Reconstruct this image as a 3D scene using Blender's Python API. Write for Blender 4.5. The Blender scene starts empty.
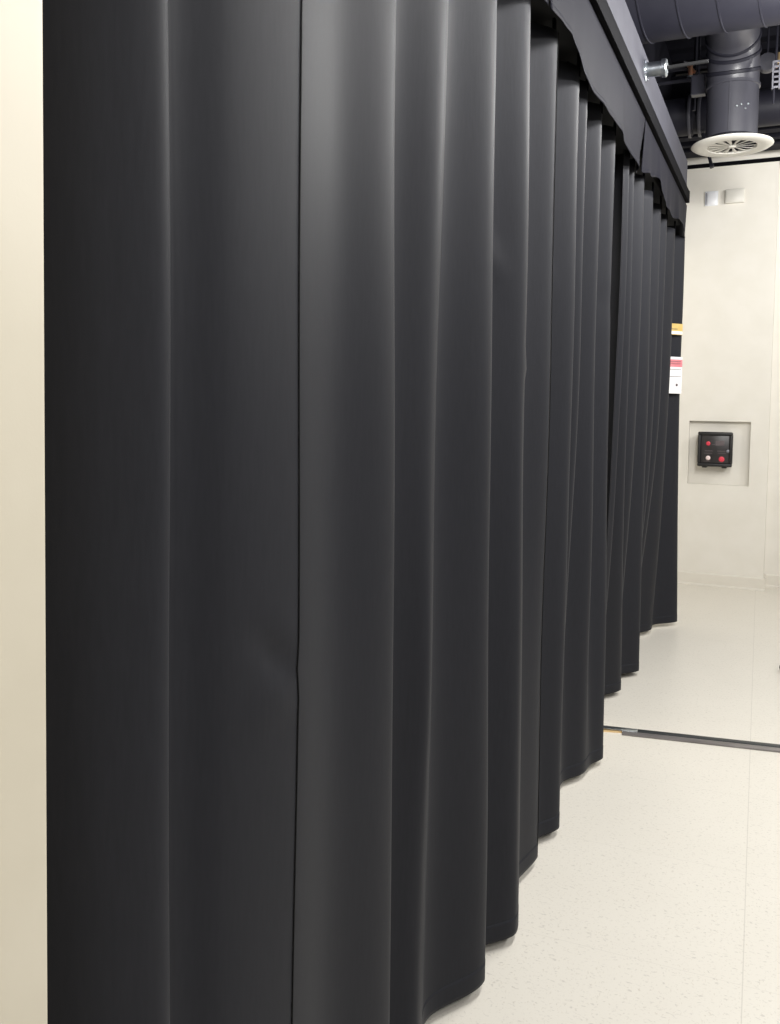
import bpy, bmesh, math, random
from mathutils import Vector, Matrix
random.seed(7)
S = bpy.context.scene
COL = S.collection
R = math.radians

# ------------------------------------------------------------------ materials
def mat(name, col, rough=0.6, metal=0.0, sheen=0.0, sheen_rough=0.4, spec=0.5, coat=0.0):
    m = bpy.data.materials.new(name); m.use_nodes = True
    b = m.node_tree.nodes['Principled BSDF']
    b.inputs['Base Color'].default_value = (*col, 1)
    b.inputs['Roughness'].default_value = rough
    b.inputs['Metallic'].default_value = metal
    b.inputs['Specular IOR Level'].default_value = spec
    b.inputs['Sheen Weight'].default_value = sheen
    b.inputs['Sheen Roughness'].default_value = sheen_rough
    b.inputs['Coat Weight'].default_value = coat
    return m

def nodes(m):
    return m.node_tree.nodes, m.node_tree.links, m.node_tree.nodes['Principled BSDF']

def noise_color(m, scale, c0, c1, lo=0.35, hi=0.65, detail=4, stretch=None):
    n, l, b = nodes(m)
    tc = n.new('ShaderNodeTexCoord'); mp = n.new('ShaderNodeMapping')
    if stretch: mp.inputs['Scale'].default_value = stretch
    nz = n.new('ShaderNodeTexNoise'); nz.inputs['Scale'].default_value = scale; nz.inputs['Detail'].default_value = detail
    rp = n.new('ShaderNodeValToRGB')
    rp.color_ramp.elements[0].position = lo; rp.color_ramp.elements[0].color = (*c0, 1)
    rp.color_ramp.elements[1].position = hi; rp.color_ramp.elements[1].color = (*c1, 1)
    l.new(tc.outputs['Object'], mp.inputs['Vector']); l.new(mp.outputs['Vector'], nz.inputs['Vector'])
    l.new(nz.outputs['Fac'], rp.inputs['Fac']); l.new(rp.outputs['Color'], b.inputs['Base Color'])
    return nz, mp

def bump(m, scale, strength, dist=0.002, stretch=None, detail=3):
    n, l, b = nodes(m)
    tc = n.new('ShaderNodeTexCoord'); mp = n.new('ShaderNodeMapping')
    if stretch: mp.inputs['Scale'].default_value = stretch
    nz = n.new('ShaderNodeTexNoise'); nz.inputs['Scale'].default_value = scale; nz.inputs['Detail'].default_value = detail
    bp = n.new('ShaderNodeBump'); bp.inputs['Strength'].default_value = strength; bp.inputs['Distance'].default_value = dist
    l.new(tc.outputs['Object'], mp.inputs['Vector']); l.new(mp.outputs['Vector'], nz.inputs['Vector'])
    l.new(nz.outputs['Fac'], bp.inputs['Height']); l.new(bp.outputs['Normal'], b.inputs['Normal'])

M = {}
def cloth_mat(name, diff, gloss, rough, weave, sheen=0.035):
    """dull woven cloth: a dark diffuse body with a soft satin lobe."""
    m = bpy.data.materials.new(name); m.use_nodes = True
    n, l = m.node_tree.nodes, m.node_tree.links
    n.clear()
    out = n.new('ShaderNodeOutputMaterial'); mr = None
    d = n.new('ShaderNodeBsdfPrincipled')
    d.inputs['Roughness'].default_value = rough; d.inputs['Specular IOR Level'].default_value = gloss
    d.inputs['Sheen Weight'].default_value = sheen; d.inputs['Sheen Roughness'].default_value = 0.3
    tc = n.new('ShaderNodeTexCoord'); mp = n.new('ShaderNodeMapping'); mp.inputs['Scale'].default_value = (1, 1, 0.12)
    nz = n.new('ShaderNodeTexNoise'); nz.inputs['Scale'].default_value = 170; nz.inputs['Detail'].default_value = 6
    nz2 = n.new('ShaderNodeTexNoise'); nz2.inputs['Scale'].default_value = weave; nz2.inputs['Detail'].default_value = 2
    mr = n.new('ShaderNodeMapRange'); mr.inputs['From Min'].default_value = 0.3; mr.inputs['From Max'].default_value = 0.7
    mr.inputs['To Min'].default_value = 0.94; mr.inputs['To Max'].default_value = 1.06
    def scaled(c):
        v = n.new('ShaderNodeVectorMath'); v.operation = 'SCALE'; v.inputs[0].default_value = c
        l.new(mr.outputs[0], v.inputs['Scale']); return v.outputs[0]
    bp = n.new('ShaderNodeBump'); bp.inputs['Strength'].default_value = 0.18; bp.inputs['Distance'].default_value = 0.0006
    l.new(tc.outputs['Object'], mp.inputs['Vector']); l.new(mp.outputs['Vector'], nz.inputs['Vector']); l.new(tc.outputs['Object'], nz2.inputs['Vector'])
    l.new(nz.outputs['Fac'], mr.inputs['Value']); l.new(nz2.outputs['Fac'], bp.inputs['Height'])
    l.new(scaled(diff), d.inputs['Base Color']); l.new(bp.outputs['Normal'], d.inputs['Normal'])
    l.new(d.outputs[0], out.inputs['Surface'])
    return m
M['cloth'] = cloth_mat('black_blackout_cloth', (0.0225, 0.0232, 0.0275), 0.07, 0.55, 900)
M['cloth_hem'] = cloth_mat('black_cloth_hem', (0.0225, 0.0232, 0.0275), 0.07, 0.55, 700)
M['thread_gap'] = mat('black_thread_and_gap', (0.003, 0.003, 0.003), 0.9, spec=0.05)
noise_color(M['thread_gap'], 400, (0.002, 0.002, 0.002), (0.005, 0.005, 0.005))
M['valance'] = cloth_mat('grey_black_valance_cloth', (0.0105, 0.0105, 0.0150), 0.02, 0.6, 500, sheen=0.02)
M['rail'] = mat('black_anodised_rail', (0.004, 0.004, 0.005), 0.8, spec=0.03)
noise_color(M['rail'], 12, (0.0035, 0.0035, 0.0047), (0.0045, 0.0045, 0.0058))
M['board'] = mat('black_board', (0.004, 0.004, 0.005), 0.9)
noise_color(M['board'], 20, (0.004, 0.004, 0.005), (0.006, 0.006, 0.007))
M['bulk'] = mat('dark_grey_paint', (0.030, 0.030, 0.036), 0.7, spec=0.2)
noise_color(M['bulk'], 9, (0.038, 0.038, 0.049), (0.045, 0.045, 0.057))
M['wall'] = mat('cream_wall_paint', (0.74, 0.71, 0.64), 0.55)
noise_color(M['wall'], 6, (0.73, 0.70, 0.63), (0.76, 0.73, 0.665))
bump(M['wall'], 260, 0.08, 0.001)
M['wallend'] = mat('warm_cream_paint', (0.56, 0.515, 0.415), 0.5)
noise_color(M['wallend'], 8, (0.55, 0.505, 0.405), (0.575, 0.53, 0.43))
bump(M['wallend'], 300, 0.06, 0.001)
M['base'] = mat('cream_vinyl_base', (0.70, 0.665, 0.59), 0.45)
noise_color(M['base'], 14, (0.69, 0.655, 0.58), (0.71, 0.675, 0.60))
M['ceil'] = mat('dark_painted_deck', (0.012, 0.012, 0.018), 0.8, spec=0.2)
noise_color(M['ceil'], 7, (0.010, 0.010, 0.016), (0.014, 0.014, 0.021))
M['duct'] = mat('dark_painted_duct', (0.016, 0.016, 0.023), 0.5, spec=0.2)
noise_color(M['duct'], 5, (0.014, 0.014, 0.021), (0.018, 0.018, 0.026), detail=5)
M['ductlight'] = mat('grey_painted_duct', (0.035, 0.035, 0.044), 0.36, spec=0.5)
noise_color(M['ductlight'], 6, (0.046, 0.046, 0.058), (0.054, 0.054, 0.066), detail=5)
M['white'] = mat('white_enamel', (0.80, 0.78, 0.72), 0.4)
noise_color(M['white'], 10, (0.79, 0.77, 0.71), (0.82, 0.80, 0.74))
M['plastic_w'] = mat('white_plastic', (0.80, 0.81, 0.84), 0.35)
noise_color(M['plastic_w'], 10, (0.79, 0.80, 0.83), (0.82, 0.83, 0.86))
M['plastic_c'] = mat('cream_plastic', (0.72, 0.70, 0.64), 0.4)
noise_color(M['plastic_c'], 10, (0.70, 0.68, 0.62), (0.74, 0.72, 0.66))
M['galv'] = mat('galvanised_steel', (0.62, 0.67, 0.70), 0.28, metal=1.0)
noise_color(M['galv'], 30, (0.52, 0.57, 0.60), (0.75, 0.80, 0.83))
M['steel'] = mat('grey_strut_steel', (0.42, 0.42, 0.46), 0.45, metal=0.6)
noise_color(M['steel'], 20, (0.20, 0.20, 0.235), (0.27, 0.27, 0.305))
M['copper'] = mat('copper', (0.80, 0.42, 0.26), 0.3, metal=0.9)
noise_color(M['copper'], 25, (0.70, 0.34, 0.20), (0.88, 0.50, 0.32))
M['brass'] = mat('brass', (0.72, 0.52, 0.26), 0.3, metal=0.9)
noise_color(M['brass'], 25, (0.66, 0.46, 0.22), (0.78, 0.58, 0.32))
M['blackp'] = mat('black_plastic', (0.008, 0.008, 0.009), 0.45)
noise_color(M['blackp'], 30, (0.007, 0.007, 0.008), (0.010, 0.010, 0.011))
M['panel'] = mat('black_panel_face', (0.022, 0.019, 0.020), 0.35)
noise_color(M['panel'], 30, (0.020, 0.017, 0.018), (0.025, 0.022, 0.023))
M['mark'] = mat('grey_print', (0.10, 0.08, 0.085), 0.6)
noise_color(M['mark'], 40, (0.09, 0.07, 0.075), (0.11, 0.09, 0.095))
M['red'] = mat('red_button_plastic', (0.75, 0.05, 0.09), 0.35)
noise_color(M['red'], 40, (0.70, 0.04, 0.08), (0.80, 0.07, 0.10))
M['pink'] = mat('white_button_plastic', (0.85, 0.70, 0.68), 0.35)
noise_color(M['pink'], 40, (0.83, 0.68, 0.66), (0.87, 0.73, 0.71))
M['paper'] = mat('white_sign_paper', (0.82, 0.80, 0.80), 0.6)
noise_color(M['paper'], 15, (0.81, 0.79, 0.79), (0.84, 0.82, 0.82))
M['redprint'] = mat('red_print', (0.68, 0.22, 0.25), 0.6)
noise_color(M['redprint'], 40, (0.66, 0.20, 0.23), (0.70, 0.24, 0.27))
M['yellow'] = mat('yellow_tag', (0.60, 0.42, 0.13), 0.5)
noise_color(M['yellow'], 40, (0.56, 0.39, 0.11), (0.62, 0.44, 0.15))
M['track'] = mat('dark_track_metal', (0.055, 0.060, 0.062), 0.4, metal=0.3)
noise_color(M['track'], 15, (0.048, 0.053, 0.055), (0.065, 0.070, 0.072), stretch=(0.3, 1, 1))
M['track_l'] = mat('grey_track_metal', (0.22, 0.205, 0.20), 0.35, metal=0.4)
noise_color(M['track_l'], 15, (0.19, 0.175, 0.17), (0.27, 0.25, 0.245), stretch=(0.3, 1, 1))
M['cart'] = mat('dark_grey_cart_steel', (0.06, 0.065, 0.075), 0.45, metal=0.3)
noise_color(M['cart'], 15, (0.055, 0.06, 0.07), (0.068, 0.073, 0.083))

# floor: vinyl tiles with flecks and thin joints
def floor_material():
    m = mat('cream_vinyl_tile', (0.75, 0.72, 0.65), 0.38)
    n, l, b = nodes(m)
    tc = n.new('ShaderNodeTexCoord')
    mp = n.new('ShaderNodeMapping'); mp.inputs['Rotation'].default_value = (0, 0, R(-1.3))
    mp.inputs['Location'].default_value = (-0.007, 0.021, 0)
    l.new(tc.outputs['Object'], mp.inputs['Vector'])
    # flecks: stretched noise in two directions
    def fleck(scale, stretch, lo, hi):
        q = n.new('ShaderNodeMapping'); q.inputs['Scale'].default_value = stretch
        z = n.new('ShaderNodeTexNoise'); z.inputs['Scale'].default_value = scale; z.inputs['Detail'].default_value = 2
        z.inputs['Distortion'].default_value = 0.6
        r = n.new('ShaderNodeValToRGB')
        r.color_ramp.elements[0].position = lo; r.color_ramp.elements[0].color = (0, 0, 0, 1)
        r.color_ramp.elements[1].position = hi; r.color_ramp.elements[1].color = (1, 1, 1, 1)
        l.new(mp.outputs['Vector'], q.inputs['Vector']); l.new(q.outputs['Vector'], z.inputs['Vector'])
        l.new(z.outputs['Fac'], r.inputs['Fac'])
        return r.outputs['Color']
    f1 = fleck(75, (1, 1.6, 1), 0.60, 0.72)
    f2 = fleck(95, (1.7, 1, 1), 0.62, 0.74)
    big = fleck(3, (1, 1, 1), 0.3, 0.8)
    def mix(fac, a, bcol, amount=1.0):
        x = n.new('ShaderNodeMix'); x.data_type = 'RGBA'
        mu = n.new('ShaderNodeMath'); mu.operation = 'MULTIPLY'; mu.inputs[1].default_value = amount
        l.new(fac, mu.inputs[0]); l.new(mu.outputs[0], x.inputs['Factor'])
        if isinstance(a, tuple): x.inputs[6].default_value = (*a, 1)
        else: l.new(a, x.inputs[6])
        x.inputs[7].default_value = (*bcol, 1)
        return x.outputs[2]
    c = mix(big, (0.76, 0.725, 0.65), (0.74, 0.705, 0.63))
    c = mix(f1, c, (0.50, 0.47, 0.42), 0.60)
    c = mix(f2, c, (0.54, 0.49, 0.41), 0.6)
    # joints
    sp = n.new('ShaderNodeSeparateXYZ'); l.new(mp.outputs['Vector'], sp.inputs[0])
    def joint(axis, period, width):
        a = n.new('ShaderNodeMath'); a.operation = 'PINGPONG'; a.inputs[1].default_value = period / 2
        l.new(sp.outputs[axis], a.inputs[0])
        s = n.new('ShaderNodeMath'); s.operation = 'LESS_THAN'; s.inputs[1].default_value = width / 2
        l.new(a.outputs[0], s.inputs[0]); return s.outputs[0]
    c = mix(joint('X', 1.22, 0.0030), c, (0.42, 0.39, 0.34), 0.38)
    c = mix(joint('Y', 0.61, 0.0024), c, (0.46, 0.43, 0.38), 0.22)
    l.new(c, b.inputs['Base Color'])
    return m
M['floor'] = floor_material()

# ------------------------------------------------------------------ mesh helpers
def finish(name, bm, material, parent=None, smooth=True, loc=None):
    bmesh.ops.remove_doubles(bm, verts=bm.verts, dist=1e-6)
    bmesh.ops.recalc_face_normals(bm, faces=bm.faces)
    me = bpy.data.meshes.new(name); bm.to_mesh(me); bm.free()
    me.materials.append(material)
    if smooth:
        me.polygons.foreach_set('use_smooth', [True] * len(me.polygons))
        try: me.set_sharp_from_angle(angle=R(35))
        except Exception: pass
    o = bpy.data.objects.new(name, me); COL.objects.link(o)
    if parent is not None: o.parent = parent
    if loc is not None: o.location = loc
    return o

def empty(name, loc, rz=0.0):
    o = bpy.data.objects.new(name, None); COL.objects.link(o)
    o.empty_display_size = 0.1
    o.location = loc; o.rotation_euler = (0, 0, rz)
    return o

def tag(o, label=None, cat=None, group=None, kind=None):
    if label: o['label'] = label
    if cat: o['category'] = cat
    if group: o['group'] = group
    if kind: o['kind'] = kind
    return o

def box(bm, x0, x1, y0, y1, z0, z1, bev=0.0, seg=2, mtx=None):
    r = bmesh.ops.create_cube(bm, size=1.0)
    vs = r['verts']
    for v in vs:
        v.co = Vector(((x0 + x1) / 2 + v.co.x * (x1 - x0), (y0 + y1) / 2 + v.co.y * (y1 - y0), (z0 + z1) / 2 + v.co.z * (z1 - z0)))
    if bev > 0:
        es = list({e for v in vs for e in v.link_edges})
        rb = bmesh.ops.bevel(bm, geom=es, offset=bev, segments=seg, profile=0.5, affect='EDGES')
        vs = list({v for f in rb['faces'] for v in f.verts} | {v for v in vs if v.is_valid})
    if mtx is not None:
        bmesh.ops.transform(bm, matrix=mtx, verts=[v for v in vs if v.is_valid])
    return bm

def lathe(bm, prof, seg=48, axis='Z', mtx=None, cap=True):
    """prof: list of (radius, h) revolved about Z."""
    rings = []
    for r, h in prof:
        rings.append([bm.verts.new((r * math.cos(2 * math.pi * k / seg), r * math.sin(2 * math.pi * k / seg), h)) for k in range(seg)])
    for a, b in zip(rings, rings[1:]):
        for k in range(seg):
            bm.faces.new((a[k], a[(k + 1) % seg], b[(k + 1) % seg], b[k]))
    if cap:
        if prof[0][0] > 1e-6: bm.faces.new(rings[0])
        if prof[-1][0] > 1e-6: bm.faces.new(rings[-1])
    vs = [v for r in rings for v in r]
    if mtx is not None: bmesh.ops.transform(bm, matrix=mtx, verts=vs)
    return bm

def along(p0, p1):
    d = Vector(p1) - Vector(p0)
    q = d.to_track_quat('Z', 'Y').to_matrix().to_4x4()
    return Matrix.Translation(Vector(p0)) @ q, d.length

def rod(bm, p0, p1, r, seg=16):
    m, L = along(p0, p1)
    return lathe(bm, [(r, 0), (r, L)], seg, mtx=m)

def tube_path(bm, pts, radii, seg=32):
    pts = [Vector(p) for p in pts]
    rings = []
    n = len(pts)
    ref = Vector((1, 0, 0))
    for i, p in enumerate(pts):
        t = (pts[min(i + 1, n - 1)] - pts[max(i - 1, 0)]).normalized()
        u = (ref - t * ref.dot(t)).normalized(); w = t.cross(u)
        r = radii[i] if isinstance(radii, (list, tuple)) else radii
        rings.append([bm.verts.new(p + u * r * math.cos(2 * math.pi * k / seg) + w * r * math.sin(2 * math.pi * k / seg)) for k in range(seg)])
    for a, b in zip(rings, rings[1:]):
        for k in range(seg):
            bm.faces.new((a[k], a[(k + 1) % seg], b[(k + 1) % seg], b[k]))
    bm.faces.new(rings[0]); bm.faces.new(rings[-1])
    return bm

# ------------------------------------------------------------------ room shell
CEIL = 4.35
def struct(name, material, *boxes, bev=0.0):
    bm = bmesh.new()
    for b in boxes: box(bm, *b, bev=bev)
    return tag(finish(name, bm, material, smooth=bev > 0), kind='structure')

struct('floor', M['floor'], (-0.95, 4.2, -2.6, 8.5, -0.1, 0.0))
# back wall with a square recess for the control box
RX0, RX1, RZ0, RZ1, RD = -0.745, -0.257, 0.872, 1.412, 0.055
YB = 7.95
bm = bmesh.new()
box(bm, -1.05, RX0, YB, YB + 0.28, 0, CEIL); box(bm, RX1, -0.115, YB, YB + 0.28, 0, CEIL)
box(bm, RX0, RX1, YB, YB + 0.28, 0, RZ0); box(bm, RX0, RX1, YB, YB + 0.28, RZ1, CEIL)
box(bm, RX0, RX1, YB + RD, YB + 0.28, RZ0, RZ1)
tag(finish('wall_back', bm, M['wall'], smooth=False), kind='structure')
struct('wall_back_right', M['wall'], (-0.13, 4.2, YB + 0.22, YB + 0.4, 0, CEIL))
struct('wall_left', M['wall'], (-1.05, -0.95, -2.6, YB, 0, 2.90))
struct('wall_left_upper', M['ceil'], (-1.05, -0.95, -2.6, YB, 2.90, CEIL))
struct('wall_right', M['bulk'], (4.2, 4.3, -2.6, 8.5, 0, CEIL))
struct('wall_front', M['bulk'], (-0.95, 4.2, -2.7, -2.6, 0, CEIL))
# cream wall end standing next to the camera, rounded corner
bm = bmesh.new(); box(bm, -0.95, -0.60, -2.6, 0.592, 0, 2.84, bev=0.006, seg=3)
tag(finish('wall_near', bm, M['wallend']), kind='structure')

def baseboard(name, x0, x1, yf):
    bm = bmesh.new()
    prof = [(0, 0), (0.022, 0), (0.022, 0.006), (0.012, 0.018), (0.010, 0.10), (0.007, 0.108), (0, 0.110)]
    a = [bm.verts.new((x0, yf - d, z)) for d, z in prof]; b = [bm.verts.new((x1, yf - d, z)) for d, z in prof]
    for i in range(len(prof)):
        j = (i + 1) % len(prof)
        bm.faces.new((a[i], a[j], b[j], b[i]))
    bm.faces.new(a); bm.faces.new(b)
    return tag(finish(name, bm, M['base'], smooth=False), kind='structure')
baseboard('baseboard_back', -0.95, -0.105, YB)
baseboard('baseboard_right', -0.112, 4.2, YB + 0.22)
# return of the outside corner
struct('baseboard_corner', M['base'], (-0.115, -0.102, YB - 0.012, YB + 0.21, 0, 0.108))
struct('trim_1', M['rail'], (-0.95, 4.2, YB - 0.02, YB, 3.545, 3.575))
# ceiling: corrugated deck
bm = bmesh.new()
xs = []
y = -2.6; k = 0
pts = []
while y < 8.6:
    pts += [(y, CEIL), (y + 0.10, CEIL), (y + 0.125, CEIL + 0.05), (y + 0.225, CEIL + 0.05)]
    y += 0.25
va = [bm.verts.new((-1.05, a, z)) for a, z in pts]; vb = [bm.verts.new((4.3, a, z)) for a, z in pts]
vc = [bm.verts.new((-1.05, a, CEIL + 0.12)) for a, z in pts]; vd = [bm.verts.new((4.3, a, CEIL + 0.12)) for a, z in pts]
for i in range(len(pts) - 1):
    bm.faces.new((va[i], va[i + 1], vb[i + 1], vb[i])); bm.faces.new((vc[i], vd[i], vd[i + 1], vc[i + 1]))
    bm.faces.new((va[i], vc[i], vc[i + 1], va[i + 1])); bm.faces.new((vb[i], vb[i + 1], vd[i + 1], vd[i]))
bm.faces.new((va[0], vb[0], vd[0], vc[0])); bm.faces.new((va[-1], vc[-1], vd[-1], vb[-1]))
tag(finish('ceiling', bm, M['ceil'], smooth=False), kind='structure')
# beams and channels parallel to the back wall, just under the deck
def beam(name, y, z0, h, w, t=0.012):
    bm = bmesh.new()
    box(bm, -0.95, 4.2, y - w / 2, y + w / 2, z0, z0 + t)
    box(bm, -0.95, 4.2, y - t / 2, y + t / 2, z0 + t, z0 + h - t)
    box(bm, -0.95, 4.2, y - w / 2, y + w / 2, z0 + h - t, z0 + h)
    return tag(finish(name, bm, M['ceil'], smooth=False), kind='structure')
beam('ceiling_beam', 7.72, 3.60, 0.62, 0.18)
beam('ceiling_beam.001', 7.38, 3.63, 0.16, 0.10)
beam('ceiling_beam.002', 7.55, 3.62, 0.20, 0.06)

# bulkhead over the curtain, black boards added below so the gap behind reads dark
XB = -0.655
struct('wall_soffit', M['bulk'], (-0.95, XB, -2.6, 6.27, 2.90, 3.165))
struct('gap_shade_board', M['board'], (-0.95, -0.90, -2.6, 7.0, 2.42, 2.90), (-0.90, -0.70, -2.6, 6.27, 2.862, 2.90), (-0.90, -0.664, 6.285, 6.30, 2.655, 2.90))

# ------------------------------------------------------------------ curtains
ZTOP, ZHEM = 2.665, 0.03
def sstep(t): return t * t * (3 - 2 * t)

def fold_curve(pts, n, soft=4):
    """sample a folded plan line through its ridge and valley points (monotone cubic: ridges stay rounded)."""
    m = len(pts)
    h = [pts[i + 1][0] - pts[i][0] for i in range(m - 1)]
    d = [(pts[i + 1][1] - pts[i][1]) / h[i] for i in range(m - 1)]
    g = [0.0] * m
    for i in range(1, m - 1):
        if d[i - 1] * d[i] > 0:
            w1 = 2 * h[i] + h[i - 1]; w2 = h[i] + 2 * h[i - 1]
            g[i] = (w1 + w2) / (w1 / d[i - 1] + w2 / d[i])
    out = []
    for i in range(m - 1):
        for k in range(n):
            t = k / n
            a = (1 + 2 * t) * (1 - t) ** 2; b = t * (1 - t) ** 2; c = t * t * (3 - 2 * t); e = t * t * (t - 1)
            out.append((pts[i][0] + h[i] * t, a * pts[i][1] + b * h[i] * g[i] + c * pts[i + 1][1] + e * h[i] * g[i + 1]))
    out.append(pts[-1])
    for _ in range(soft):                       # cloth has no kinks: relax the sampled line
        xs = [p[1] for p in out]
        out = [out[0]] + [(out[i][0], 0.25 * xs[i - 1] + 0.5 * xs[i] + 0.25 * xs[i + 1]) for i in range(1, len(out) - 1)] + [out[-1]]
    return out

def dents(y, z, ds):
    d = 0.0
    for (cy, cz, ay, az, ang, amp) in ds:
        u = y - cy; w = z - cz
        c, s = math.cos(ang), math.sin(ang)
        a = u * c + w * s; b = -u * s + w * c
        d += amp * math.exp(-(a / ay) ** 2 - (b / az) ** 2)
    return d

def curtain(name, label, top, bot, ds=(), nseg=16, rows=64, seam=True, hem=True, off=0.0, late=1.0, soft=4, edge=0.0):
    A = fold_curve(top, nseg, soft); B = fold_curve(bot, nseg, soft)
    n = len(A)
    ph = 1.3
    def P(i, z, push=0.0):
        t = (ZTOP - z) / (ZTOP - ZHEM)
        w = (sstep(min(1, max(0, t))) * 0.5 + 0.5 * max(0, t)) ** late
        y = A[i][0] + (B[i][0] - A[i][0]) * w; x = A[i][1] + (B[i][1] - A[i][1]) * w
        k = math.sin(math.pi * min(max(t, 0), 1))
        x += k * 0.0035 * math.sin(3.1 * y + 2.3 * z + ph) + k * 0.002 * math.sin(11 * y + 4.7 * z + ph * 2)
        x += dents(y, z, ds) + off
        return Vector((x + push, y, z))
    y0 = min(p[0] for p in top)
    root = empty(name, (0, 0, 0))
    tag(root, label, 'curtain', 'black curtain panels in a row')
    def sheet(nm, i0, i1, z0, z1, nr, push, material, thick, parent=root):
        bm = bmesh.new()
        g = [[bm.verts.new(P(i, z0 + (z1 - z0) * r / nr, push)) for i in range(i0, i1 + 1)] for r in range(nr + 1)]
        for r in range(nr):
            for i in range(len(g[0]) - 1):
                bm.faces.new((g[r][i], g[r][i + 1], g[r + 1][i + 1], g[r + 1][i]))
        bmesh.ops.recalc_face_normals(bm, faces=bm.faces)
        o = finish(nm, bm, material, parent)
        md = o.modifiers.new('thickness', 'SOLIDIFY'); md.thickness = thick; md.offset = 0
        return o
    sheet('cloth', 0, n - 1, ZHEM, ZTOP, rows, 0.0, M['cloth'], 0.0016)
    if hem: sheet('hem', 0, n - 1, ZHEM - 0.001, ZHEM + 0.05, 5, 0.0007, M['cloth_hem'], 0.0016)
    if seam:
        # folded, stitched edge of the panel where it meets its neighbour
        bm = bmesh.new()
        z = ZHEM + 0.09
        while z < ZTOP - 0.03:
            p = P(0, z, 0.0014); q = P(1, z, 0.0014)
            d = (q - p).normalized()
            m4 = Matrix.Translation(p + d * 0.007)
            box(bm, -0.0006, 0.0008, -0.0008, 0.0008, -0.0028, 0.0028, mtx=m4)
            z += 0.0095
        finish('stitching', bm, M['thread_gap'], root, smooth=False)
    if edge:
        # black strip along the free edge: stitching, with the seam gap's shade
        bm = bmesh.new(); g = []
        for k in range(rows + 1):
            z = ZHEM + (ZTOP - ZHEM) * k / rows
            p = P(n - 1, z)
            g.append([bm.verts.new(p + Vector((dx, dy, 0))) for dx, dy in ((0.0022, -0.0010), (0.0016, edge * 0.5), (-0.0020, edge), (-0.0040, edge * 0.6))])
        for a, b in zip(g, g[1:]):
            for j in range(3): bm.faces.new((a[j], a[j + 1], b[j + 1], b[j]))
        tag(finish('seam_gap_strip', bm, M['thread_gap'], root), 'black edge strip, stitching and seam gap shade together')
    # carrier tabs that hold the panel to its track
    for (y, x) in top[1:-1]:
        bm = bmesh.new()
        box(bm, x - 0.009, x + 0.001, y - 0.008, y + 0.008, ZTOP - 0.03, 2.715, bev=0.002, seg=1)
        finish('hanging_tab', bm, M['rail'], root)
    return root

# plan points (distance along the wall, distance from the camera's own line) top / hem
A_top = [(0.42, -0.87), (0.64, -0.855), (0.72, -0.800), (0.795, -0.712), (0.856, -0.682), (0.905, -0.745), (0.945, -0.748), (1.02, -0.714), (1.10, -0.698), (1.185, -0.690)]
A_bot = [(0.42, -0.87), (0.64, -0.855), (0.725, -0.800), (0.805, -0.712), (0.880, -0.681), (0.925, -0.740), (0.965, -0.744), (1.03, -0.714), (1.105, -0.698), (1.190, -0.690)]
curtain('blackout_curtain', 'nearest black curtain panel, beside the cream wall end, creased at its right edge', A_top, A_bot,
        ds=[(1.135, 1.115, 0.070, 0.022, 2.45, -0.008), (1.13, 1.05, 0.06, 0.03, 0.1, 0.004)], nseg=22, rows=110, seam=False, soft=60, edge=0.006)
B_top = [(1.184, -0.722), (1.198, -0.7000), (1.345, -0.716), (1.515, -0.685), (1.635, -0.738), (1.797, -0.690), (1.96, -0.748),
         (2.125, -0.686), (2.28, -0.765), (2.432, -0.685), (2.60, -0.765), (2.750, -0.684)]
B_bot = [(1.189, -0.722), (1.203, -0.7000), (1.37, -0.720), (1.565, -0.684), (1.66, -0.745), (1.752, -0.695), (1.90, -0.735),
         (2.10, -0.652), (2.21, -0.715), (2.34, -0.636), (2.58, -0.712), (2.770, -0.690)]
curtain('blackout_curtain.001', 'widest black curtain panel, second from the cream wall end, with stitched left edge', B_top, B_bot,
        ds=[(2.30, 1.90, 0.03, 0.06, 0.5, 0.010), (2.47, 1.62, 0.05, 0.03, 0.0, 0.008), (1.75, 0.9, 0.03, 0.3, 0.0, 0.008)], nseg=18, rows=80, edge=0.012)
C_top = [(2.752, -0.712), (2.770, -0.696), (2.90, -0.775), (3.065, -0.682), (3.13, -0.735), (3.215, -0.684), (3.33, -0.785), (3.475, -0.682),
         (3.62, -0.785), (3.770, -0.683), (3.80, -0.70)]
C_bot = [(2.772, -0.716), (2.80, -0.699), (2.88, -0.725), (3.010, -0.672), (3.16, -0.775), (3.26, -0.745), (3.38, -0.750), (3.52, -0.690),
         (3.60, -0.685), (3.705, -0.650), (3.77, -0.70)]
curtain('blackout_curtain.002', 'black curtain panel ending at the dark gap, third from the cream wall end', C_top, C_bot,
        ds=[(2.93, 1.95, 0.03, 0.05, 0.4, 0.012), (3.72, 1.95, 0.05, 0.05, 0.6, -0.006)], nseg=16, rows=64, late=2.0)
D_top = [(4.086, -0.703), (4.126, -0.682), (4.18, -0.775), (4.275, -0.682), (4.42, -0.79), (4.590, -0.682), (4.76, -0.79), (4.93, -0.684),
         (5.09, -0.79), (5.250, -0.683), (5.39, -0.79), (5.535, -0.684), (5.76, -0.79), (5.98, -0.686), (6.09, -0.80), (6.26, -0.655)]
D_bot = [(4.24, -0.80), (4.32, -0.79), (4.46, -0.83), (4.665, -0.735), (4.73, -0.80), (4.79, -0.785), (4.90, -0.795), (5.060, -0.700),
         (5.18, -0.83), (5.30, -0.80), (5.44, -0.85), (5.58, -0.83), (5.82, -0.86), (6.06, -0.768), (6.17, -0.778), (6.37, -0.636)]
curtain('blackout_curtain.003', 'farthest black curtain panel, beyond the dark gap, with a sign at its end', D_top, D_bot, nseg=16, rows=56, late=3.0)

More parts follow.
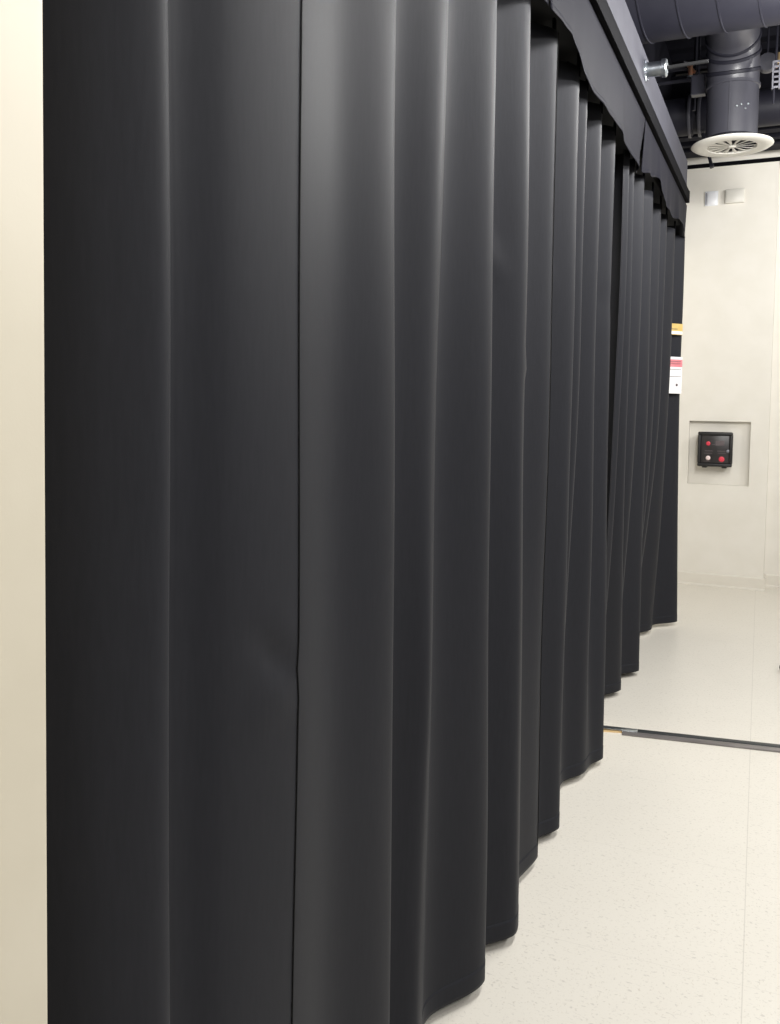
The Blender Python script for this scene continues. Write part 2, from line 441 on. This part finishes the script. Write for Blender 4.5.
# ceiling-mounted track the panels run in
root = empty('curtain_track', (0, 0, 2.74)); tag(root, 'black curtain track hidden in shade behind the grey valances', 'curtain track')
bm = bmesh.new(); box(bm, -0.775, -0.675, -1.0, 6.12, -0.025, 0.02, bev=0.004, seg=1); finish('channel', bm, M['board'], root)
for i in range(9):
    bm = bmesh.new(); y = 0.3 + i * 0.7
    box(bm, -0.745, -0.705, y - 0.02, y + 0.02, 0.02, 0.122, bev=0.003, seg=1)
    finish('bracket', bm, M['board'], root)

# rail along the foot of the bulkhead
root = empty('header_rail', (XB, 0, 2.868)); tag(root, 'long black rail along the foot of the grey bulkhead', 'rail')
bm = bmesh.new(); box(bm, 0.0, 0.030, -1.0, 6.15, 0.0, 0.074, bev=0.004, seg=2)
finish('bar', bm, M['rail'], root)
bm = bmesh.new(); box(bm, 0.0, 0.032, 6.15, 6.162, -0.003, 0.077, bev=0.003, seg=1)
finish('end_cap', bm, M['rail'], root)

# ------------------------------------------------------------------ valances
def valance(name, label, y0, y1, edge, ph, tail=None):
    """edge: list of (y, z) of the lower edge; wavy cloth strip hung from the rail."""
    root = empty(name, (0, 0, 0)); tag(root, label, 'valance', 'grey-black valances below the bulkhead')
    def zlow(y):
        for (a, za), (b, zb) in zip(edge, edge[1:]):
            if a <= y <= b: return za + (zb - za) * sstep((y - a) / (b - a))
        return edge[-1][1] if y > edge[-1][0] else edge[0][1]
    ny = max(24, int((y1 - y0) / 0.02)); nz = 14
    def P(i, t, push=0):
        y = y0 + (y1 - y0) * i / ny
        z1 = 2.867; z = z1 + (zlow(y) - z1) * t
        x = -0.648 + t * (0.006 * math.sin(7.3 * y + ph) + 0.0035 * math.sin(17 * y + 1.7 * ph) + 0.0015 * math.sin(31 * y))
        if tail:
            for (yc, w, amp) in tail:
                x += amp * t ** 1.2 * math.exp(-((y - yc) / w) ** 2)
        return Vector((x + push, y, z))
    def sheet(nm, t0, t1, n, push, material):
        bm = bmesh.new()
        g = [[bm.verts.new(P(i, t0 + (t1 - t0) * k / n, push)) for i in range(ny + 1)] for k in range(n + 1)]
        for k in range(n):
            for i in range(ny):
                bm.faces.new((g[k][i], g[k][i + 1], g[k + 1][i + 1], g[k + 1][i]))
        o = finish(nm, bm, material, root)
        md = o.modifiers.new('thickness', 'SOLIDIFY'); md.thickness = 0.0018; md.offset = 0
    sheet('cloth', 0.0, 1.0, nz, 0.0, M['valance'])
    sheet('hem', 0.93, 1.002, 3, 0.0009, M['valance'])
    return root
valance('valance', 'nearest grey-black valance, only its lower right corner in view', -0.9, 2.50, [(-0.9, 2.62), (1.5, 2.62), (2.1, 2.61), (2.50, 2.635)], 0.4)
valance('valance.001', 'long middle grey-black valance with a wavy lower edge, before the dark split', 2.495, 4.315,
        [(2.495, 2.625), (2.64, 2.640), (2.80, 2.652), (2.98, 2.622), (3.27, 2.610), (3.67, 2.622), (4.20, 2.606), (4.315, 2.615)], 1.1,
        tail=[(2.75, 0.06, 0.008), (4.315, 0.10, -0.040), (4.20, 0.06, 0.010)])
valance('valance.002', 'farthest grey-black valance, after the dark split, ending above the back wall', 4.33, 6.245,
        [(4.33, 2.625), (4.55, 2.660), (4.82, 2.705), (4.92, 2.665), (5.05, 2.645), (5.5, 2.648), (5.85, 2.690), (6.0, 2.700), (6.12, 2.672), (6.245, 2.655)], 2.6,
        tail=[(4.33, 0.08, -0.018), (4.46, 0.08, 0.012), (4.84, 0.06, 0.012)])

# ------------------------------------------------------------------ signs at the end of the far panel
def sign_frame():
    a = Vector((-0.80, 6.045, 0)); b = Vector((-0.635, 6.235, 0))
    return a, (b - a).normalized(), math.atan2((b - a).y, (b - a).x)
a0, dv, rz = sign_frame()
def hung(name, label, cat, along_, z, w, h, material, pieces):
    c = a0 + dv * along_
    root = empty(name, (c.x, c.y, z), rz); tag(root, label, cat)
    bm = bmesh.new(); box(bm, -w / 2, w / 2, -0.002, 0.002, 0, h, bev=0.001, seg=1); finish('sheet', bm, material, root)
    for nm, x0, x1, z0, z1, mt in pieces:
        bm = bmesh.new(); box(bm, x0, x1, -0.0032, -0.0018, z0, z1); finish(nm, bm, mt, root, smooth=False)
    return root
hung('warning_sign', 'white paper sign with red header at the end of the far curtain', 'sign', 0.170, 1.612, 0.14, 0.245, M['paper'],
     [('red_header', -0.068, 0.068, 0.178, 0.228, M['redprint']),
      ('header_lettering', -0.055, 0.05, 0.195, 0.203, M['paper']), ('header_lettering', -0.055, 0.055, 0.210, 0.218, M['paper']),
      ('rule_line', -0.06, 0.06, 0.160, 0.163, M['mark']), ('rule_line', -0.06, 0.06, 0.112, 0.115, M['mark']),
      ('small_print', 0.018, 0.034, 0.050, 0.066, M['mark'])])
hung('yellow_tag', 'small yellow and white tag on the far curtain above the red sign', 'tag', 0.168, 2.004, 0.13, 0.074, M['yellow'],
     [('white_band', -0.062, 0.062, 0.004, 0.024, M['paper']), ('dark_line', -0.06, 0.02, 0.036, 0.040, M['mark'])])

# ------------------------------------------------------------------ back wall fittings
root = empty('wall_sensor', (-0.628, YB, 3.222)); tag(root, 'bright white upright plate high on the back wall, left one', 'wall plate')
bm = bmesh.new(); box(bm, -0.052, 0.052, -0.012, 0, 0, 0.122, bev=0.004, seg=2); finish('backplate', bm, M['plastic_w'], root)
bm = bmesh.new(); box(bm, -0.032, 0.034, -0.020, -0.011, 0.010, 0.112, bev=0.003, seg=2); finish('cover', bm, M['plastic_w'], root)
bm = bmesh.new(); box(bm, -0.046, -0.038, -0.014, -0.011, 0.012, 0.110); finish('side_slot', bm, M['steel'], root, smooth=False)
root = empty('wall_box', (-0.445, YB, 3.230)); tag(root, 'cream square box high on the back wall, right of the white plate', 'wall box')
bm = bmesh.new(); box(bm, -0.074, 0.074, -0.030, 0, 0, 0.115, bev=0.007, seg=3); finish('housing', bm, M['plastic_c'], root)
bm = bmesh.new(); box(bm, -0.064, 0.064, -0.033, -0.029, 0.010, 0.105, bev=0.003, seg=2); finish('cover', bm, M['plastic_c'], root)

# black control box standing proud of the recess
root = empty('control_box', (-0.523, YB + RD, 1.035)); tag(root, 'black control box with red and white buttons in the wall recess', 'control box')
DB = 0.135
bm = bmesh.new(); box(bm, -0.140, 0.132, -DB, 0.0, 0.0, 0.284, bev=0.026, seg=4); finish('housing', bm, M['blackp'], root)
bm = bmesh.new(); box(bm, -0.114, 0.108, -DB - 0.004, -DB + 0.004, 0.026, 0.258, bev=0.003, seg=2); face = finish('face_panel', bm, M['panel'], root)
for x0, x1, z0, z1 in [(-0.142, 0.134, 0.258, 0.288), (-0.142, 0.134, -0.004, 0.026), (-0.142, -0.114, 0.02, 0.264), (0.108, 0.134, 0.02, 0.264)]:
    bm = bmesh.new(); box(bm, x0, x1, -DB - 0.016, -DB + 0.03, z0, z1, bev=0.012, seg=3); finish('rim', bm, M['blackp'], root)
def button(nm, x, z, r, mt):
    bm = bmesh.new(); m4 = Matrix.Translation((x, -DB - 0.003, z)) @ Matrix.Rotation(R(90), 4, 'X')
    lathe(bm, [(r * 1.35, 0), (r * 1.35, 0.004), (r, 0.005), (r, 0.013), (r * 0.8, 0.017), (0.0005, 0.018)], 20, mtx=m4)
    return finish(nm, bm, mt, root)
tag(button('indicator_button', -0.058, 0.190, 0.013, M['red']), 'red indicator button')
tag(button('indicator_button', -0.056, 0.068, 0.014, M['pink']), 'white indicator button')
tag(button('indicator_button', 0.052, 0.060, 0.017, M['red']), 'large red indicator button')
tag(button('latch_knob', 0.098, 0.128, 0.010, M['steel']), 'grey steel latch knob')
for x0, x1, z0, z1 in [(-0.085, -0.02, 0.125, 0.131), (0.015, 0.08, 0.125, 0.131), (-0.09, -0.025, 0.105, 0.110), (0.02, 0.085, 0.108, 0.113),
                       (-0.09, -0.04, 0.038, 0.043), (0.0, 0.07, 0.175, 0.215), (-0.03, -0.005, 0.18, 0.185)]:
    bm = bmesh.new(); box(bm, x0, x1, -DB - 0.0055, -DB - 0.003, z0, z1); finish('printed_line', bm, M['mark'], face, smooth=False)
for x in (-0.085, 0.072):
    bm = bmesh.new(); box(bm, x - 0.02, x + 0.02, -DB + 0.005, -0.01, -0.016, 0.004, bev=0.006, seg=2); finish('foot', bm, M['blackp'], root)

# ------------------------------------------------------------------ floor track
ang = math.atan2(0.117, 0.756)
root = empty('floor_track', (-0.723, 4.108, 0), ang); tag(root, 'dark metal floor track crossing the cream tiles', 'floor track')
bm = bmesh.new(); box(bm, 0.155, 2.2, 0.003, 0.040, 0, 0.010, bev=0.003, seg=2); tag(finish('dark_strip', bm, M['track'], root), 'dark upper strip')
bm = bmesh.new(); box(bm, 0.085, 2.2, -0.042, 0.003, 0, 0.008, bev=0.003, seg=2); finish('grey_strip', bm, M['track_l'], root)
bm = bmesh.new(); box(bm, -0.12, 0.155, 0.0, 0.040, 0, 0.010, bev=0.003, seg=2); tag(finish('bright_strip', bm, M['galv'], root), 'bright galvanised strip end')
bm = bmesh.new()
vs = [bm.verts.new(p) for p in [(-0.12, -0.035, 0.0), (0.085, -0.012, 0.0), (0.085, 0.0, 0.0), (-0.12, 0.0, 0.0), (-0.12, -0.035, 0.009), (0.085, -0.012, 0.009), (0.085, 0.0, 0.009), (-0.12, 0.0, 0.009)]]
for q in [(0, 1, 2, 3), (4, 5, 6, 7), (0, 1, 5, 4), (1, 2, 6, 5), (2, 3, 7, 6), (3, 0, 4, 7)]: bm.faces.new([vs[i] for i in q])
tag(finish('brass_end', bm, M['brass'], root, smooth=False), 'brass wedge at the track end')

# ------------------------------------------------------------------ ducts
def spiral_duct(root, p0, p1, r, pitch, material, rib=0.006, name='tube'):
    """tube whose standing seam winds round it."""
    m4, L = along(p0, p1)
    bm = bmesh.new(); lathe(bm, [(r, 0), (r, L)], 64, mtx=m4); o = finish(name, bm, material, root)
    bm = bmesh.new(); seg = 48; n = int(L / pitch * seg)
    prev = None
    for i in range(n + 1):
        a = 2 * math.pi * i / seg; h = pitch * i / seg
        ring = [bm.verts.new(m4 @ Vector(((r + q) * math.cos(a), (r + q) * math.sin(a), h + d))) for q, d in [(-0.001, -0.006), (rib, -0.003), (rib, 0.003), (-0.001, 0.006)]]
        if prev:
            for k in range(3): bm.faces.new((prev[k], prev[k + 1], ring[k + 1], ring[k]))
        prev = ring
    finish('spiral_seam', bm, material, o)
    return o
root = empty('main_duct', (0, 0, 0)); tag(root, 'large dark spiral duct crossing at the top right, nearest the camera', 'duct')
spiral_duct(root, (-0.95, 5.33, 3.900), (4.2, 5.33, 3.858), 0.27, 0.205, M['duct'])
for x in (1.2, 2.8):
    bm = bmesh.new(); m4, L = along((x, 5.33, 3.892 - 0.0082 * x), (x + 0.03, 5.33, 3.892 - 0.0082 * x)); lathe(bm, [(0.276, 0), (0.276, L)], 48, mtx=m4)
    finish('hanger_band', bm, M['steel'], root)
    bm = bmesh.new(); rod(bm, (x + 0.015, 5.33, 4.15), (x + 0.015, 5.33, CEIL), 0.006); finish('hanger_rod', bm, M['steel'], root)

DX, DY, DZ = -0.382, 6.2, 3.215
DR = 0.158
root = empty('drop_duct', (DX, DY, DZ)); tag(root, 'grey vertical duct with elbow feeding the round white diffuser', 'duct')
bm = bmesh.new(); lathe(bm, [(DR, 0.053), (DR, 0.38)], 64); st = finish('straight_section', bm, M['ductlight'], root)
bm = bmesh.new()
for h in (0.375,):
    lathe(bm, [(DR - 0.001, h - 0.012), (DR + 0.008, h - 0.008), (DR + 0.008, h + 0.008), (DR - 0.001, h + 0.012)], 64, cap=False)
finish('collar', bm, M['ductlight'], st)
bm = bmesh.new(); box(bm, -0.012, -0.004, -DR - 0.004, -DR + 0.004, 0.06, 0.37); finish('lock_seam', bm, M['ductlight'], st, smooth=False)
# gored elbow turning towards the main duct
RAD = 0.30
pts = [(0, -RAD * (1 - math.cos(R(a))), 0.38 + RAD * math.sin(R(a))) for a in (0, 18, 40, 62, 90)] + [(0, -0.585, 0.38 + RAD)]
bm = bmesh.new(); tube_path(bm, pts, DR, 56); el = finish('elbow', bm, M['ductlight'], root)
for i in (1, 2, 3):
    p = Vector(pts[i]); t = (Vector(pts[i + 1]) - Vector(pts[i - 1])).normalized()
    m4 = Matrix.Translation(p) @ t.to_track_quat('Z', 'Y').to_matrix().to_4x4()
    bm = bmesh.new(); lathe(bm, [(DR - 0.001, -0.014), (DR + 0.009, -0.008), (DR + 0.009, 0.008), (DR - 0.001, 0.014)], 64, mtx=m4, cap=False)
    finish('seam_bead', bm, M['duct'], el)
for px, pz in [(0.06, 0.22), (0.085, 0.195), (0.035, 0.21), (0.10, 0.225)]:
    bm = bmesh.new(); a = math.asin(px / DR)
    bmesh.ops.create_uvsphere(bm, u_segments=10, v_segments=6, radius=0.007)
    bmesh.ops.translate(bm, verts=bm.verts, vec=(DR * math.sin(a), -DR * math.cos(a), pz)); finish('rivet', bm, M['galv'], st)

# round swirl diffuser
root = empty('swirl_vent', (DX + 0.006, DY, DZ)); tag(root, 'round white swirl vent at the foot of the grey vertical duct', 'vent')
RO = 0.252; RI = 0.150
bm = bmesh.new()
lathe(bm, [(RI, 0.006), (RI + 0.004, -0.004), (RI + 0.05, -0.008), (RO - 0.012, -0.002), (RO, 0.006), (RO - 0.002, 0.012), (RO - 0.02, 0.014), (RI + 0.004, 0.016), (RI, 0.006)], 72, cap=False)
finish('outer_ring', bm, M['white'], root)
bm = bmesh.new(); lathe(bm, [(0.0005, -0.006), (0.020, -0.006), (0.026, 0.0), (0.026, 0.012), (0.0005, 0.012)], 32, cap=False); finish('hub', bm, M['white'], root)
bm = bmesh.new(); lathe(bm, [(0.0005, 0.050), (RI + 0.004, 0.050), (RI + 0.004, 0.012)], 48, cap=False); finish('plenum', bm, M['duct'], root)
vane = None
for k in range(14):
    if vane is None:
        bm = bmesh.new()
        n = 8
        lo, hi = [], []
        for i in range(n + 1):
            r = 0.02 + (RI - 0.016) * i / n; w = 0.003 + 0.015 * i / n
            tilt = R(14)
            lo.append(bm.verts.new((r, -w * math.cos(tilt), 0.004 - w * math.sin(tilt) * 0.8))); hi.append(bm.verts.new((r, w * math.cos(tilt), 0.004 + w * math.sin(tilt) * 0.8)))
        for i in range(n): bm.faces.new((lo[i], lo[i + 1], hi[i + 1], hi[i]))
        vane = finish('vane', bm, M['white'], root)
        md = vane.modifiers.new('thickness', 'SOLIDIFY'); md.thickness = 0.002
        o = vane
    else:
        o = vane.copy(); COL.objects.link(o); o.parent = root
    o.rotation_euler = (0, 0, 2 * math.pi * k / 14 + 0.15)

root = empty('rear_duct', (0, 0, 0)); tag(root, 'dark round duct running behind the grey vertical duct', 'duct')
bm = bmesh.new(); rod(bm, (-0.95, 7.02, 3.695), (4.2, 7.02, 3.69), 0.128, 56); finish('tube', bm, M['duct'], root)
bm = bmesh.new(); rod(bm, (-0.95, 7.02, 3.695), (-0.70, 7.02, 3.695), 0.136, 56); finish('sleeve', bm, M['duct'], root)
for x in (-0.735, -0.665):
    bm = bmesh.new(); m4, L = along((x, 7.02, 3.695), (x + 0.022, 7.02, 3.695))
    lathe(bm, [(0.126, 0), (0.152, 0), (0.155, L / 2), (0.152, L), (0.126, L)], 56, mtx=m4, cap=False); finish('flange_ring', bm, M['ductlight'], root)
# steel flange and black pipe out of the bulkhead
FY, FZ = 4.315, 3.085
root = empty('pipe_flange', (XB, FY, FZ)); tag(root, 'shiny galvanised pipe fitting on the grey bulkhead below the large duct', 'pipe fitting')
rotx = Matrix.Rotation(R(90), 4, 'Y')
bm = bmesh.new(); lathe(bm, [(0.0, 0), (0.048, 0), (0.048, 0.006), (0.034, 0.010), (0.034, 0.012)], 32, mtx=rotx, cap=False); finish('wall_plate', bm, M['galv'], root)
bm = bmesh.new(); lathe(bm, [(0.033, 0.010), (0.033, 0.075), (0.040, 0.077), (0.041, 0.095), (0.036, 0.100), (0.0005, 0.100)], 32, mtx=rotx, cap=False); finish('sleeve', bm, M['galv'], root)
bm = bmesh.new(); rod(bm, (0.098, 0, 0), (0.28, 0.0, 0.004), 0.008, 16); finish('pipe', bm, M['board'], root)
for k in range(4):
    a = 2 * math.pi * k / 4 + 0.6
    m4 = Matrix.Translation((0.006, 0.041 * math.cos(a), 0.041 * math.sin(a))) @ rotx
    bm = bmesh.new(); lathe(bm, [(0.0055, 0), (0.0055, 0.006)], 6, mtx=m4); finish('bolt_head', bm, M['steel'], root)

# services above: pipes, valves, strut
def pipe_thing(name, label, cat, p0, p1, r, material, couplings=()):
    root = empty(name, p0); tag(root, label, cat)
    p = Vector(p1) - Vector(p0)
    bm = bmesh.new(); rod(bm, (0, 0, 0), p, r, 20); finish('pipe', bm, material, root)
    for t in couplings:
        c = p * t; d = p.normalized() * 0.03
        bm = bmesh.new(); rod(bm, c - d, c + d, r * 1.35, 20); finish('coupling', bm, material, root)
    return root
p1 = pipe_thing('service_pipe', 'dark pipe running crosswise behind the galvanised fitting', 'pipe', (-0.95, 6.55, 3.80), (4.2, 6.55, 3.80), 0.013, M['ceil'], (0.07, 0.3))
p2 = pipe_thing('service_pipe.001', 'thin dark pipe above the rear duct', 'pipe', (-0.95, 6.75, 3.96), (4.2, 6.75, 3.96), 0.02, M['duct'], (0.05, 0.16, 0.4))
for x in (0.9, 2.3):
    bm = bmesh.new(); rod(bm, (x, 0, 0.0), (x, 0, CEIL - 3.96), 0.006, 12); finish('hanger_rod', bm, M['duct'], p2)
    bm = bmesh.new(); rod(bm, (x, 0, 0.0), (x, 0, CEIL - 3.80), 0.006, 12); finish('hanger_rod', bm, M['duct'], p1)
pipe_thing('conduit', 'dark upright conduit left of the grey vertical duct', 'conduit', (-0.665, 6.66, 3.62), (-0.665, 6.66, CEIL), 0.012, M['duct'], (0.3,))

root = empty('copper_valve', (-0.685, 6.55, 3.826)); tag(root, 'small copper valve left of the vertical duct elbow', 'valve')
bm = bmesh.new(); rod(bm, (0, 0, 0.0), (0, 0, 0.07), 0.016, 16); tube = finish('body', bm, M['copper'], root)
bm = bmesh.new(); rod(bm, (-0.015, 0, 0.07), (0.03, 0, 0.02), 0.011, 12); finish('stem', bm, M['copper'], root)
bm = bmesh.new(); rod(bm, (-0.045, -0.01, 0.100), (0.0, -0.01, 0.085), 0.005, 12); finish('handle', bm, M['steel'], root)
bm = bmesh.new(); rod(bm, (0.0, 0, -0.012), (0.0, 0, 0.0), 0.022, 16); tag(finish('nut', bm, M['galv'], root), 'bright steel nut')

root = empty('junction_box', (-0.60, 6.3, 3.60)); tag(root, 'grey metal box hung between valve and vertical duct', 'junction box')
bm = bmesh.new(); box(bm, -0.05, 0.04, -0.03, 0.03, 0, 0.13, bev=0.004, seg=1); finish('box_body', bm, M['ductlight'], root)
bm = bmesh.new(); box(bm, -0.046, 0.036, -0.034, -0.03, 0.005, 0.125, bev=0.002, seg=1); finish('lid', bm, M['duct'], root)
bm = bmesh.new(); rod(bm, (-0.005, 0, 0.13), (-0.005, 0, CEIL - 3.60), 0.006, 12); finish('hanger_rod', bm, M['duct'], root)

root = empty('copper_fitting', (-0.185, 6.52, 3.80)); tag(root, 'copper pipe stub right of the grey vertical duct', 'pipe fitting')
bm = bmesh.new(); rod(bm, (0, 0, 0), (0.055, 0, 0.008), 0.014, 16); finish('stub', bm, M['copper'], root)
bm = bmesh.new(); rod(bm, (0.052, 0, 0.008), (0.10, 0, 0.014), 0.008, 16); finish('tail_pipe', bm, M['brass'], root)

root = empty('strut_channel', (-0.125, 6.05, 3.50)); tag(root, 'perforated grey strut hanging at the right edge beside the copper stub', 'strut')
bm = bmesh.new()
for x in (-0.022, 0.016): box(bm, x, x + 0.009, -0.012, 0.012, 0, 0.17)
for k in range(6): box(bm, -0.015, 0.018, -0.012, -0.008, 0.004 + k * 0.031, 0.016 + k * 0.031)
finish('slotted_channel', bm, M['steel'], root, smooth=False)
bm = bmesh.new(); rod(bm, (-0.002, 0.0, 0.165), (-0.002, 0.0, CEIL - 3.50), 0.007, 12); finish('threaded_rod', bm, M['duct'], root)
bm = bmesh.new(); rod(bm, (-0.010, 0.0, -0.09), (-0.010, 0.0, 0.01), 0.007, 12); finish('lower_rod', bm, M['duct'], root)

root = empty('round_cap', (-0.185, 6.3, 3.76)); tag(root, 'grey round cap plate right of the elbow top', 'pipe cap')
m4 = Matrix.Rotation(R(90), 4, 'X')
bm = bmesh.new(); lathe(bm, [(0.0005, 0.02), (0.055, 0.018), (0.062, 0.0), (0.062, -0.03), (0.0005, -0.03)], 32, mtx=m4, cap=False); finish('disc', bm, M['ductlight'], root)
bm = bmesh.new(); rod(bm, (0.07, 0, -0.01), (0.07, 0, 0.05), 0.014, 12); tag(finish('brass_plug', bm, M['brass'], root), 'brass plug beside the cap')
bm = bmesh.new(); rod(bm, (0.0, 0.01, 0.05), (0.0, 0.01, CEIL - 3.76), 0.006, 12); finish('hanger_rod', bm, M['duct'], root)

root = empty('hanger_strap', (-0.558, 7.0, 3.302)); tag(root, 'dark slanted hanger strap below the left edge of the round diffuser', 'bracket')
m4, L = along((0, 0, 0), (-0.072, 0, 0.252))
bm = bmesh.new(); box(bm, -0.022, 0.022, -0.012, 0.012, 0, L, bev=0.004, seg=1, mtx=m4); finish('strap', bm, M['duct'], root)
bm = bmesh.new(); box(bm, -0.026, 0.026, -0.016, 0.016, -0.004, 0.022, bev=0.004, seg=1, mtx=m4); finish('strap_foot', bm, M['duct'], root)

# ------------------------------------------------------------------ wheeled base at the right edge (only one caster shows)
root = empty('wheeled_base', (0.335, 5.56, 0), R(12)); tag(root, 'dark wheeled base at the right frame edge, only one caster showing', 'wheeled base')
for k in range(4):
    a = math.pi / 2 * k; cx, cy = 0.29 * math.cos(a), 0.29 * math.sin(a)
    rz = Matrix.Translation((cx, cy, 0)) @ Matrix.Rotation(a, 4, 'Z')
    bm = bmesh.new(); m4 = rz @ Matrix.Translation((0, 0.012, 0.028)) @ Matrix.Rotation(R(90), 4, 'X')
    lathe(bm, [(0.008, 0), (0.025, 0), (0.028, 0.004), (0.028, 0.020), (0.025, 0.024), (0.008, 0.024)], 28, mtx=m4); w_ = finish('caster', bm, M['blackp'], root)
    bm = bmesh.new(); box(bm, -0.014, 0.014, -0.018, -0.014, 0.022, 0.064, mtx=rz); box(bm, -0.014, 0.014, 0.014, 0.018, 0.022, 0.064, mtx=rz)
    box(bm, -0.016, 0.016, -0.018, 0.018, 0.062, 0.070, mtx=rz); finish('fork', bm, M['blackp'], w_, smooth=False)
    bm = bmesh.new(); m4, L = along((0, 0, 0.10), (cx, cy, 0.078)); box(bm, -0.012, 0.012, -0.016, 0.016, 0.02, L, bev=0.005, seg=2, mtx=m4); finish('leg', bm, M['cart'], root)
bm = bmesh.new(); lathe(bm, [(0.045, 0.075), (0.045, 0.12), (0.026, 0.135), (0.026, 0.20), (0.020, 0.206)], 32); finish('hub', bm, M['cart'], root)

# ------------------------------------------------------------------ light: unseen room lamps and an added fill row
def lamp(loc, power, rad=0.12, col=(1.0, 0.985, 0.955)):
    L = bpy.data.lights.new('unseen_lamp_light', 'POINT'); L.shadow_soft_size = rad
    L.energy = power; L.color = col
    o = bpy.data.objects.new('unseen_lamp_light', L); COL.objects.link(o); o.location = loc
    return o
for y in (1.7, 2.5, 3.3, 4.1, 4.9):
    lamp((0.16, y, 3.10), 24)
lamp((1.3, -2.1, 3.30), 78, 0.55)
for y, e in ((0.8, 62), (3.4, 64), (6.0, 52)):
    lamp((2.2, y, 3.30), e)  # added fill row, lifts the floor and back wall
lamp((0.75, 6.6, 3.25), 7)
w = bpy.data.worlds.new('world'); S.world = w; w.use_nodes = True
w.node_tree.nodes['Background'].inputs[0].default_value = (0.9, 0.95, 1.0, 1)
w.node_tree.nodes['Background'].inputs[1].default_value = 0.05

# ------------------------------------------------------------------ camera
cam = bpy.data.cameras.new('camera'); co = bpy.data.objects.new('camera', cam); COL.objects.link(co)
yaw, p, r = R(24.10764), R(3.0), R(0.9)
fwd = Vector((-math.sin(yaw) * math.cos(p), math.cos(yaw) * math.cos(p), -math.sin(p)))
right = Vector((math.cos(yaw), math.sin(yaw), 0)); up = right.cross(fwd)
r2 = math.cos(r) * right + math.sin(r) * up; u2 = -math.sin(r) * right + math.cos(r) * up
co.matrix_world = Matrix(((r2.x, u2.x, -fwd.x, 0), (r2.y, u2.y, -fwd.y, 0), (r2.z, u2.z, -fwd.z, 1.5), (0, 0, 0, 1)))
cam.sensor_fit = 'VERTICAL'; cam.sensor_height = 36.0
cam.lens = 880.0 / 1024 * 36.0
cam.shift_y = -60.08 / 1024
cam.clip_start = 0.02
S.camera = co
S.view_settings.view_transform = 'Standard'; S.view_settings.look = 'None'
S.view_settings.gamma = 1.0; S.view_settings.use_curve_mapping = False
S.view_settings.exposure = 1.33
